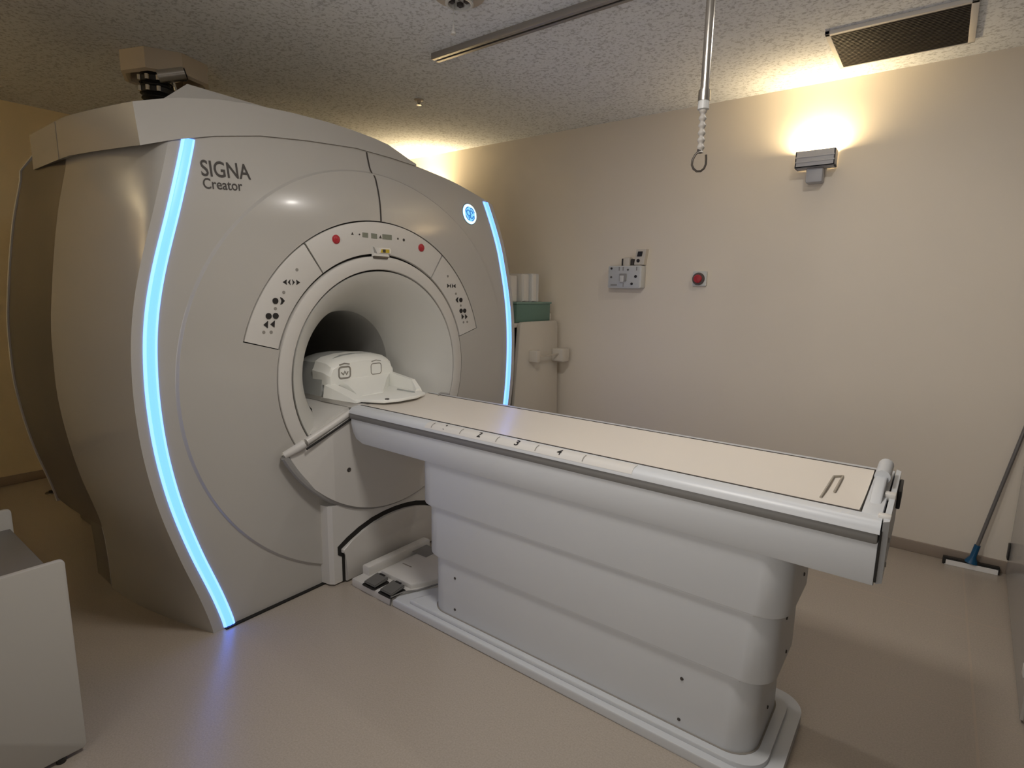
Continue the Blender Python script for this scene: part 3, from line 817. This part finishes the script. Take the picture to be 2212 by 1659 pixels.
hang = thing('drip_hanger', 'chrome pole with a wire hook, hanging from the ceiling track', 'hanger', (1.415, .365, 1.87))
bm = nb(); tube(bm, [(1.415, .365, ZC-.028), (1.415, .365, 2.15)], .0165, 16); finish('pole', bm, STEEL, hang)
bm = nb(); box(bm, 1.39, 1.44, .35, .38, ZC-.034, ZC-.012, .003); finish('glider', bm, DSTEEL, hang)
bm = nb(); lathe(bm, [(-.026, .017), (-.026, .022), (.012, .022), (.014, .017)], (1.414, .365, 2.143), 'z', 20); finish('collar', bm, STEEL, hang)
bm = nb(); lathe(bm, [(0, .020), (-.03, .021), (-.034, .012)], (1.414, .365, 2.118), 'z', 16); finish('collar', bm, WALLBOX, hang)
bm = nb(); lathe(bm, [(-.155*k/36, 0.0115+.003*math.sin(k*1.05)) for k in range(37)], (1.414, .365, 2.088), 'z', 14, True); finish('spring_sleeve', bm, mat('dull_grey_sleeve', (.46, .43, .39), .5), hang)
bm = nb(); lathe(bm, [(.006, .004), (.006, .010), (-.012, .010), (-.014, .004)], (1.412, .365, 1.945), 'z', 12, True); finish('hook_nut', bm, INK, hang)
# hook drawn in a plane facing the room
du = Vector((.797, .604, 0))
hp = [(0, .055), (-.004, .045), (-.017, .030), (-.026, .012), (-.027, -.006), (-.020, -.020), (-.007, -.029), (.008, -.028), (.020, -.018), (.026, -.002), (.0255, .018), (.024, .032)]
bm = nb(); tube(bm, [Vector((1.412, .365, 1.895))+du*a+Vector((0, 0, b)) for a, b in hp], .0042, 8); finish('hook', bm, DSTEEL, hang)

fix = thing('lamp_holder', 'small round ceiling lamp holder with a white pull cord', 'lamp', (.515, -.005, 2.45))
c = (.515, -.005)
bm = nb(); lathe(bm, [(0, .105), (-.012, .103), (-.02, .085), (-.022, .055)], (*c, ZC), 'z', 32); finish('ceiling_plate', bm, mat('dull_cream_plastic', (.46, .41, .35), .6), fix)
bm = nb(); lathe(bm, [(-.02, .056), (-.040, .058), (-.044, .052), (-.042, .046), (-.02, .044), (-.02, .001)], (*c, ZC), 'z', 28); finish('lamp_ring', bm, WALLBOX, fix)
for a in (.6, 2.2, 3.8, 5.4):
    bm = nb(); box(bm, c[0]+.03*math.cos(a)-.01, c[0]+.03*math.cos(a)+.01, c[1]+.03*math.sin(a)-.01, c[1]+.03*math.sin(a)+.01, ZC-.036, ZC-.021, .002); finish('lamp_contact', bm, INK, fix)
bm = nb(); tube(bm, [(.477, .0, ZC-.03), (.477, .0, 2.475)], .0016, 6); finish('pull_cord', bm, WALLBOX, fix)
bm = nb(); lathe(bm, [(.03, .003), (.02, .004), (.006, .006), (-.004, .011), (-.010, .010), (-.010, .0005)], (.477, .0, 2.455), 'z', 14); finish('cord_bell', bm, WHITE2, fix)

vent = thing('air_vent', 'dark grille air vent in a white frame, on the ceiling near the wall lamp', 'vent', (1.92, 1.43, ZC-.01))
vx0, vx1, vy0, vy1 = 1.650, 2.195, 1.195, 1.662
bm = nb()
for b in ((vx0, vx1, vy0, vy0+.022), (vx0, vx1, vy1-.008, vy1), (vx0, vx0+.020, vy0, vy1), (vx1-.026, vx1, vy0, vy1)):
    box(bm, *b, ZC-.016, ZC, .002)
finish('frame', bm, PAPER, vent)
bm = nb(); box(bm, vx0+.015, vx1-.02, vy0+.015, vy1-.005, ZC-.010, ZC-.002)
for k in range(26):
    y = vy0+.03+(vy1-vy0-.045)*k/25; box(bm, vx0+.018, vx1-.024, y-.003, y+.003, ZC-.0145, ZC-.009)
finish('grille', bm, GRILLE, vent)

spk = thing('ceiling_sprinkler', 'tiny ceiling sprinkler head beyond the end of the ceiling track', 'sprinkler', (-.56, .79, 2.55))
bm = nb(); lathe(bm, [(0, .030), (-.006, .028), (-.010, .012), (-.022, .010), (-.026, .001)], (-.56, .79, ZC), 'z', 18); finish('sprinkler_body', bm, mat('sprinkler_cream', (.42, .36, .28), .5), spk)
bm = nb(); lathe(bm, [(0, .016), (-.003, .016), (-.003, .0005)], (-.56, .79, ZC-.030), 'z', 14, False); tube(bm, [(-.56, .79, ZC-.022), (-.56, .79, ZC-.032)], .003, 6); finish('sprinkler_plate', bm, DSTEEL, spk)

# ------------------------------------------------------------------ wall things
def make_sconce(x, y, s, z, label):
    """uplight: s=-1 sticks out towards -y"""
    t = thing('wall_lamp', label, 'lamp', (x, y, z-.10))
    d = lambda q: y+s*q
    lo_, hi_ = min(d(0), d(.1)), max(d(0), d(.1))
    bm = nb()
    # open trough: front, floor and two ends
    for b in ((x-.10, x+.10, .088, .100, z-.045, z+.045), (x-.10, x+.10, .012, .10, z-.045, z-.036), (x-.10, x-.092, .012, .10, z-.045, z+.045), (x+.092, x+.10, .012, .10, z-.045, z+.045)):
        ya, yb = sorted((d(b[2]), d(b[3]))); box(bm, b[0], b[1], ya, yb, b[4], b[5], .002)
    for zz in (z+.012, z-.014):
        ya, yb = sorted((d(.1), d(.103))); box(bm, x-.098, x+.098, ya, yb, zz-.004, zz+.004, .001)
    finish('shade', bm, SCONCE, t)
    ya, yb = sorted((d(.0), d(.075))); bm = nb(); box(bm, x-.043, x+.043, ya, yb, z-.125, z-.045, .010); finish('bracket', bm, SCONCE, t)
    ya, yb = sorted((d(.0), d(.012))); bm = nb(); box(bm, x-.05, x+.05, ya, yb, z-.045, z+.03, .002); finish('back_plate', bm, SCONCE, t)
    bm = nb(); tube(bm, [(x-.075, d(.05), z+.0), (x+.075, d(.05), z+.0)], .014, 12); finish('lamp_tube', bm, LAMP, t)
    return t
make_sconce(1.555, YW, -1, 2.165, 'grey wall lamp shining upwards on the wall below the air vent')

gas = thing('outlet_box', 'white medical outlet box with sockets, on the wall left of the red button', 'outlet', (.42, YW, 1.43))
bm = nb(); prism(bm, rrect(.290, .545, 1.438, 1.595, .012, 3), 'y', YW-.075, YW, .006); finish('housing', bm, WALLBOX, gas)
bm = nb(); prism(bm, rrect(.300, .532, 1.446, 1.588, .008, 3), 'y', YW-.0775, YW-.07, .002); fp_ = finish('face_plate', bm, mat('pale_blue_grey', (.55, .56, .56), .35, var=.03), gas)
def sock(x, z, r, m=INK, parent=None):
    bm = nb(); lathe(bm, [(0, r), (-.005, r*.9), (-.006, .0005)], (x, YW-.0775, z), 'y', 14); finish('socket', bm, m, parent)
for x, z, r, m in ((.318, 1.576, .008, BTN), (.318, 1.515, .008, PEDAL), (.505, 1.520, .010, BTN), (.478, 1.470, .009, BTN), (.445, 1.566, .007, PEDAL)): sock(x, z, r, m, gas)
bm = nb(); box(bm, .385, .437, YW-.090, YW-.076, 1.487, 1.540, .004); finish('socket_cover', bm, MIDGREY, gas)
bm = nb(); box(bm, .392, .422, YW-.096, YW-.088, 1.480, 1.526, .003); finish('socket_cover', bm, WALLBOX, gas)
for x in (.378, .408, .510):
    bm = nb(); box(bm, x-.004, x+.004, YW-.079, YW-.076, 1.560, 1.585); finish('slot', bm, MIDGREY, gas)
bm = nb(); box(bm, .315, .365, YW-.079, YW-.076, 1.455, 1.467); finish('name_plate', bm, MIDGREY, gas)
bm = nb(); box(bm, .411, .417, YW-.0795, YW-.076, 1.448, 1.475); finish('slot', bm, MIDGREY, gas)
bm = nb(); box(bm, .395, .445, YW-.06, YW-.01, 1.594, 1.650, .006); finish('connector', bm, BEIGEPL, gas)
bm = nb(); box(bm, .378, .394, YW-.05, YW-.012, 1.594, 1.645, .004); finish('connector', bm, INK, gas)
bm = nb(); box(bm, .448, .470, YW-.05, YW-.012, 1.594, 1.640, .004); finish('connector', bm, INK, gas)

sw = thing('switch_plate', 'beige plate with two black switches, on the wall above the outlet box', 'switch', (.515, YW, 1.60))
bm = nb(); loft(bm, [[(.473, y, 1.600), (.545, y, 1.600), (.558, y, 1.705), (.486, y, 1.705)] for y in (YW-.045, YW)], True, True); finish('plate', bm, BEIGEPL, sw)
bm = nb(); loft(bm, [[(.494, y, 1.657), (.528, y, 1.657), (.534, y, 1.690), (.500, y, 1.690)] for y in (YW-.050, YW-.044)], True, True); finish('rocker', bm, BTN, sw)
bm = nb(); lathe(bm, [(0, .012), (-.006, .011), (-.006, .0005)], (.503, YW-.045, 1.628), 'y', 14); finish('rocker', bm, BTN, sw)

eb = thing('emergency_button', 'red push button in a grey ring on a small white plate, on the wall', 'button', (.93, YW, 1.46))
bm = nb(); prism(bm, rrect(.884, .975, 1.458, 1.555, .008, 3), 'y', YW-.022, YW+.002, .004); finish('plate', bm, WALLBOX, eb)
bm = nb(); lathe(bm, [(0, .040), (-.010, .040), (-.016, .036), (-.016, .026)], (.925, YW-.022, 1.505), 'y', 28); finish('ring', bm, mat('dark_red_grey', (.10, .075, .07), .45), eb)
bm = nb(); lathe(bm, [(0, .027), (-.022, .027), (-.028, .022), (-.030, .0005)], (.925, YW-.024, 1.505), 'y', 24); finish('push_button', bm, RED, eb)

# ------------------------------------------------------------------ storage between scanner and wall
st = thing('storage_trolley', 'cream storage trolley with a rounded front board and a roll bar, between scanner and wall', 'trolley', (-.30, 1.52, 0))
bm = nb()
def lean_rr(x0):
    y0b, y1b, y0t, y1t, z1 = 1.18, 1.80, 1.291, 1.768, 1.192
    pts = [(y0b, .06), (y1b+.02, .06)]
    for k in range(7):
        a = k/6*PI/2; pts.append((y1t-.03+.03*math.cos(a), z1-.03+.03*math.sin(a)))
    for k in range(7):
        a = PI/2+k/6*PI/2; pts.append((y0t+.03+.03*math.cos(a), z1-.03+.03*math.sin(a)))
    return pts
prism(bm, lean_rr(0), 'x', -.128, -.10, .006); finish('front_board', bm, BEIGEPL, st)
bm = nb(); box(bm, -.60, -.13, 1.245, 1.265, .06, 1.10, .003); box(bm, -.60, -.13, 1.79, 1.81, .06, 1.16, .003); box(bm, -.60, -.58, 1.265, 1.79, .06, 1.16, .003); box(bm, -.60, -.13, 1.245, 1.81, 1.155, 1.185, .004)
box(bm, -.60, -.13, 1.265, 1.79, .10, .12); finish('cabinet_body', bm, BEIGEPL, st)
bm = nb(); box(bm, -.55, -.1285, 1.215, 1.2445, .10, 1.105); finish('gap_shade_block', bm, BLACK, st)  # solid black block standing in for the shade behind the board
bm = nb(); prism(bm, rrect(1.40, 1.445, .905, .990, .008, 3), 'x', -.10, -.03, .004); finish('roll_bracket', bm, BEIGEPL, st)
bm = nb(); prism(bm, rrect(1.70, 1.80, .885, .985, .014, 4), 'x', -.10, -.005, .006); finish('roll_bracket', bm, BEIGEPL, st)
bm = nb(); tube(bm, [(-.045, 1.43, .945), (-.04, 1.73, .945)], .006, 10); finish('roll_bar', bm, STEEL, st)
for x in (-.55, -.18):
    for y in (1.30, 1.74):
        bm = nb(); lathe(bm, [(-.012, .0005), (-.012, .028), (.012, .028), (.012, .0005)], (x, y, .030), 'y', 18); tube(bm, [(x, y, .03), (x, y, .075)], .010, 8); finish('caster', bm, BLACK, st)
gb = thing('storage_box', 'green lidded storage box lying on the trolley beside the scanner', 'box', (-.33, 1.47, 1.19))
bm = nb(); box(bm, -.55, -.135, 1.292, 1.715, 1.187, 1.318, .006); finish('box_body', bm, GREEN, gb)
bm = nb(); box(bm, -.555, -.13, 1.285, 1.728, 1.316, 1.330, .004); finish('box_lid', bm, mat('pale_green_lid', (.19, .30, .25), .5), gb)
bm = nb(); box(bm, -.20, -.14, 1.718, 1.738, 1.192, 1.245, .005); finish('box_clip', bm, BEIGEPL, gb)
for (y0, y1, z1, x1, lab) in ((1.286, 1.380, 1.512, -.20, 'white carton standing on the green box, the one against the scanner'), (1.400, 1.484, 1.526, -.17, 'white carton with a folded edge, in the middle on the green box'), (1.488, 1.580, 1.532, -.15, 'grey white carton on the green box, the one nearest the wall')):
    t = thing('carton', lab, 'carton', ((x1-.1), (y0+y1)/2, 1.331), 'cartons on the green box')
    bm = nb(); loft(bm, [[(x1-.22, y0, 1.331), (x1, y0, 1.331), (x1, y1, 1.331), (x1-.22, y1, 1.331)], [(x1-.22, y0-.004, z1), (x1, y0-.006, z1), (x1, y1-.002, z1), (x1-.22, y1, z1)]], True, True)
    bmesh.ops.bevel(bm, geom=list(bm.edges), offset=.004, segments=2, affect='EDGES'); finish('carton_body', bm, PAPER if lab[0] == 'w' else WALLBOX, t)
    bm = nb(); loft(bm, [[(x1-.002, y0+.002, 1.338), (x1+.012, y0+.008, 1.338), (x1+.012, y0+.040, 1.338), (x1-.002, y0+.046, 1.338)], [(x1-.002, y0-.002, z1-.004), (x1+.012, y0+.004, z1-.006), (x1+.012, y0+.036, z1-.006), (x1-.002, y0+.042, z1-.004)]], True, True); finish('carton_flap', bm, PAPER, t)

# ------------------------------------------------------------------ squeegee by the wall
sq = thing('floor_squeegee', 'floor squeegee with blue socket, white blade and grey handle, leaning by the right wall', 'squeegee', (2.49, 1.84, 0))
a_, b_ = Vector((2.375, 1.820, .026)), Vector((2.595, 1.838, .026))
dv = (b_-a_).normalized(); nv = Vector((-dv.y, dv.x, 0))
def bar(h0, h1, t0, t1, e0=0, e1=0):
    bm = nb(); A, B = a_-dv*e0, b_+dv*e1
    loft(bm, [[Vector((p.x, p.y, 0))+nv*t0+Vector((0, 0, h0)), Vector((p.x, p.y, 0))+nv*t1+Vector((0, 0, h0)), Vector((p.x, p.y, 0))+nv*t1+Vector((0, 0, h1)), Vector((p.x, p.y, 0))+nv*t0+Vector((0, 0, h1))] for p in (A, B)], True, True)
    return bm
finish('frame', bar(.026, .040, -.012, .012, .006, .006), BLACK, sq)
finish('blade', bar(.001, .028, -.016, -.006), mat('white_rubber', (.85, .83, .80), .6), sq)
for p in (a_, b_):
    bm = nb(); box(bm, p.x-.008, p.x+.008, p.y-.016, p.y+.012, .002, .036, .003); finish('blade_clip', bm, BLACK, sq)
m_ = (a_+b_)/2
hdir = Vector((2.622-2.497, 1.868-m_.y, .776-.04)).normalized()
bm = nb(); tube(bm, [Vector((m_.x, m_.y, .034)), Vector((m_.x, m_.y, .04))+hdir*.03, Vector((m_.x, m_.y, .04))+hdir*.095], [.030, .014, .0135], 12); finish('socket', bm, BLUE, sq)
bm = nb(); tube(bm, [Vector((m_.x, m_.y, .04))+hdir*.06, Vector((m_.x, m_.y, .04))+hdir*1.15], .0085, 12); finish('handle', bm, mat('grey_handle', (.20, .19, .18), .35, metal=.4), sq)

# ------------------------------------------------------------------ glossy tall cabinet at the right edge
cb = thing('tall_cabinet', 'tall glossy grey cabinet at the right edge, beside the squeegee', 'cabinet', (2.85, 1.2, 0))
bm = nb()
prism(bm, [(2.572, .53), (3.10, .50), (3.10, 1.865), (2.628, 1.865)], 'z', .012, 1.95, .004); finish('carcass', bm, CABW, cb)
bm = nb(); prism(bm, [(2.59, .55), (3.08, .52), (3.08, 1.85), (2.64, 1.85)], 'z', 0, .014); finish('plinth', bm, BLACK, cb)
bm = nb(); prism(bm, [(2.580, .508), (3.09, .486), (3.09, .500), (2.580, .524)], 'z', .016, 1.94, .003); dr = finish('door', bm, mat('brown_grey_door', (.30, .26, .20), .35), cb)
bm = nb(); lathe(bm, [(0, .014), (-.012, .014), (-.016, .008), (-.016, .0005)], (2.62, .506, .95), 'y', 16); finish('door_knob', bm, STEEL, dr)
bm = nb(); box(bm, 2.566, 2.576, .565, .60, .145, .185, .003); finish('corner_stop', bm, WHITE2, cb)
for z in (.10, .80):
    bm = nb(); box(bm, 2.618, 2.627, 1.80, 1.845, z, z+.08, .002); finish('hinge', bm, BLACK, cb)

# ------------------------------------------------------------------ cart at the lower left
ct = thing('equipment_cart', 'low white cart with a dark grey shelf, lower left beside the scanner', 'cart', (0, -1.8, 0))
def endpanel(x0, x1):
    bm = nb(); prism(bm, rrect(-2.25, -1.418, .016, .621, .012, 4), 'x', x0, x1, .003); return finish('end_panel', bm, CARTW, ct)
endpanel(.270, .290); endpanel(-.318, -.298)
bm = nb(); box(bm, -.298, .270, -2.24, -1.427, .530, .552, .002); finish('shelf', bm, SHELF, ct)
bm = nb(); box(bm, -.298, .270, -2.24, -1.45, .14, .16, .002); finish('shelf', bm, SHELF, ct)
for x in (-.308, .280):
    for y in (-2.2, -1.48):
        bm = nb(); lathe(bm, [(0, .012), (.017, .014)], (x, y, 0), 'z', 12, True); finish('foot', bm, BLACK, ct)

# ------------------------------------------------------------------ floor outlet
fo = thing('floor_outlet', 'small dark round outlet in the floor near the left wall', 'outlet', (-2.455, -.835, 0))
bm = nb(); lathe(bm, [(.0, .040), (.006, .036), (.008, .020), (.008, .0005)], (-2.455, -.835, 0), 'z', 20); finish('cap_ring', bm, DSTEEL, fo)
bm = nb(); lathe(bm, [(.008, .020), (.016, .018), (.016, .0005)], (-2.455, -.835, 0), 'z', 16); finish('cap_plug', bm, BLACK, fo)

# ------------------------------------------------------------------ lights
def area(name, loc, rot, sx, sy, power, col, spread=PI):
    l = bpy.data.lights.new(name, 'AREA'); l.shape = 'RECTANGLE'; l.size = sx; l.size_y = sy; l.energy = power; l.color = col
    l.spread = spread
    o = bpy.data.objects.new(name, l); COL.objects.link(o); o.location = loc; o.rotation_euler = rot; return o
def point(name, loc, power, col, r=.05):
    l = bpy.data.lights.new(name, 'POINT'); l.energy = power; l.color = col; l.shadow_soft_size = r
    o = bpy.data.objects.new(name, l); COL.objects.link(o); o.location = loc; return o
NEUT = (1.0, .955, .90)
area('near_wall_fill', (1.6, YN+.03, 1.5), (math.radians(90), 0, 0), 1.4, 1.5, 10, NEUT, math.radians(130))  # unseen soft fill added at the near wall to lift far wall and near faces
area('ceiling_panel_light', (1.45, -.75, ZC-.02), (0, 0, 0), .35, .35, 20, NEUT)
dl = area('downlight', (1.87, .79, ZC-.012), (0, 0, 0), .07, .07, 4.5, NEUT); dl.data.shape = 'DISK'
WARM = (1.0, .77, .44)
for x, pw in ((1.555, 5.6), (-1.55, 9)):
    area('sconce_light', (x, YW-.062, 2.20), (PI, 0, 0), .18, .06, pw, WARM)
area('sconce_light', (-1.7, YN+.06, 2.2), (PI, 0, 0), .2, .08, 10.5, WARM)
w = bpy.data.worlds.new('World'); sc.world = w; w.use_nodes = True
w.node_tree.nodes['Background'].inputs[0].default_value = (.9, .8, .66, 1); w.node_tree.nodes['Background'].inputs[1].default_value = .0

# ------------------------------------------------------------------ camera
f, p, yaw, roll = 1205.15, .16366647, .6474174, .0175719
F = Vector((-math.sin(yaw)*math.cos(p), math.cos(yaw)*math.cos(p), -math.sin(p)))
R = Vector((math.cos(yaw), math.sin(yaw), 0)); U = R.cross(F)
R, U = R*math.cos(roll)+U*math.sin(roll), U*math.cos(roll)-R*math.sin(roll)
cam = bpy.data.cameras.new('camera'); co = bpy.data.objects.new('camera', cam); COL.objects.link(co)
M = Matrix((R, U, -F)).transposed().to_4x4(); M.translation = Vector((2.2043, -1.84, 1.4)); co.matrix_world = M
cam.sensor_width = 36; cam.lens = f/2212*36; cam.clip_start = .02
sc.camera = co
sc.view_settings.view_transform = 'Standard'; sc.view_settings.look = 'None'
sc.view_settings.exposure = -.01; sc.view_settings.gamma = 1
sc.cycles.use_denoising = True; sc.cycles.max_bounces = 5; sc.cycles.diffuse_bounces = 4; sc.cycles.glossy_bounces = 3
sc.cycles.use_adaptive_sampling = True; sc.cycles.adaptive_threshold = .08; sc.cycles.adaptive_min_samples = 16
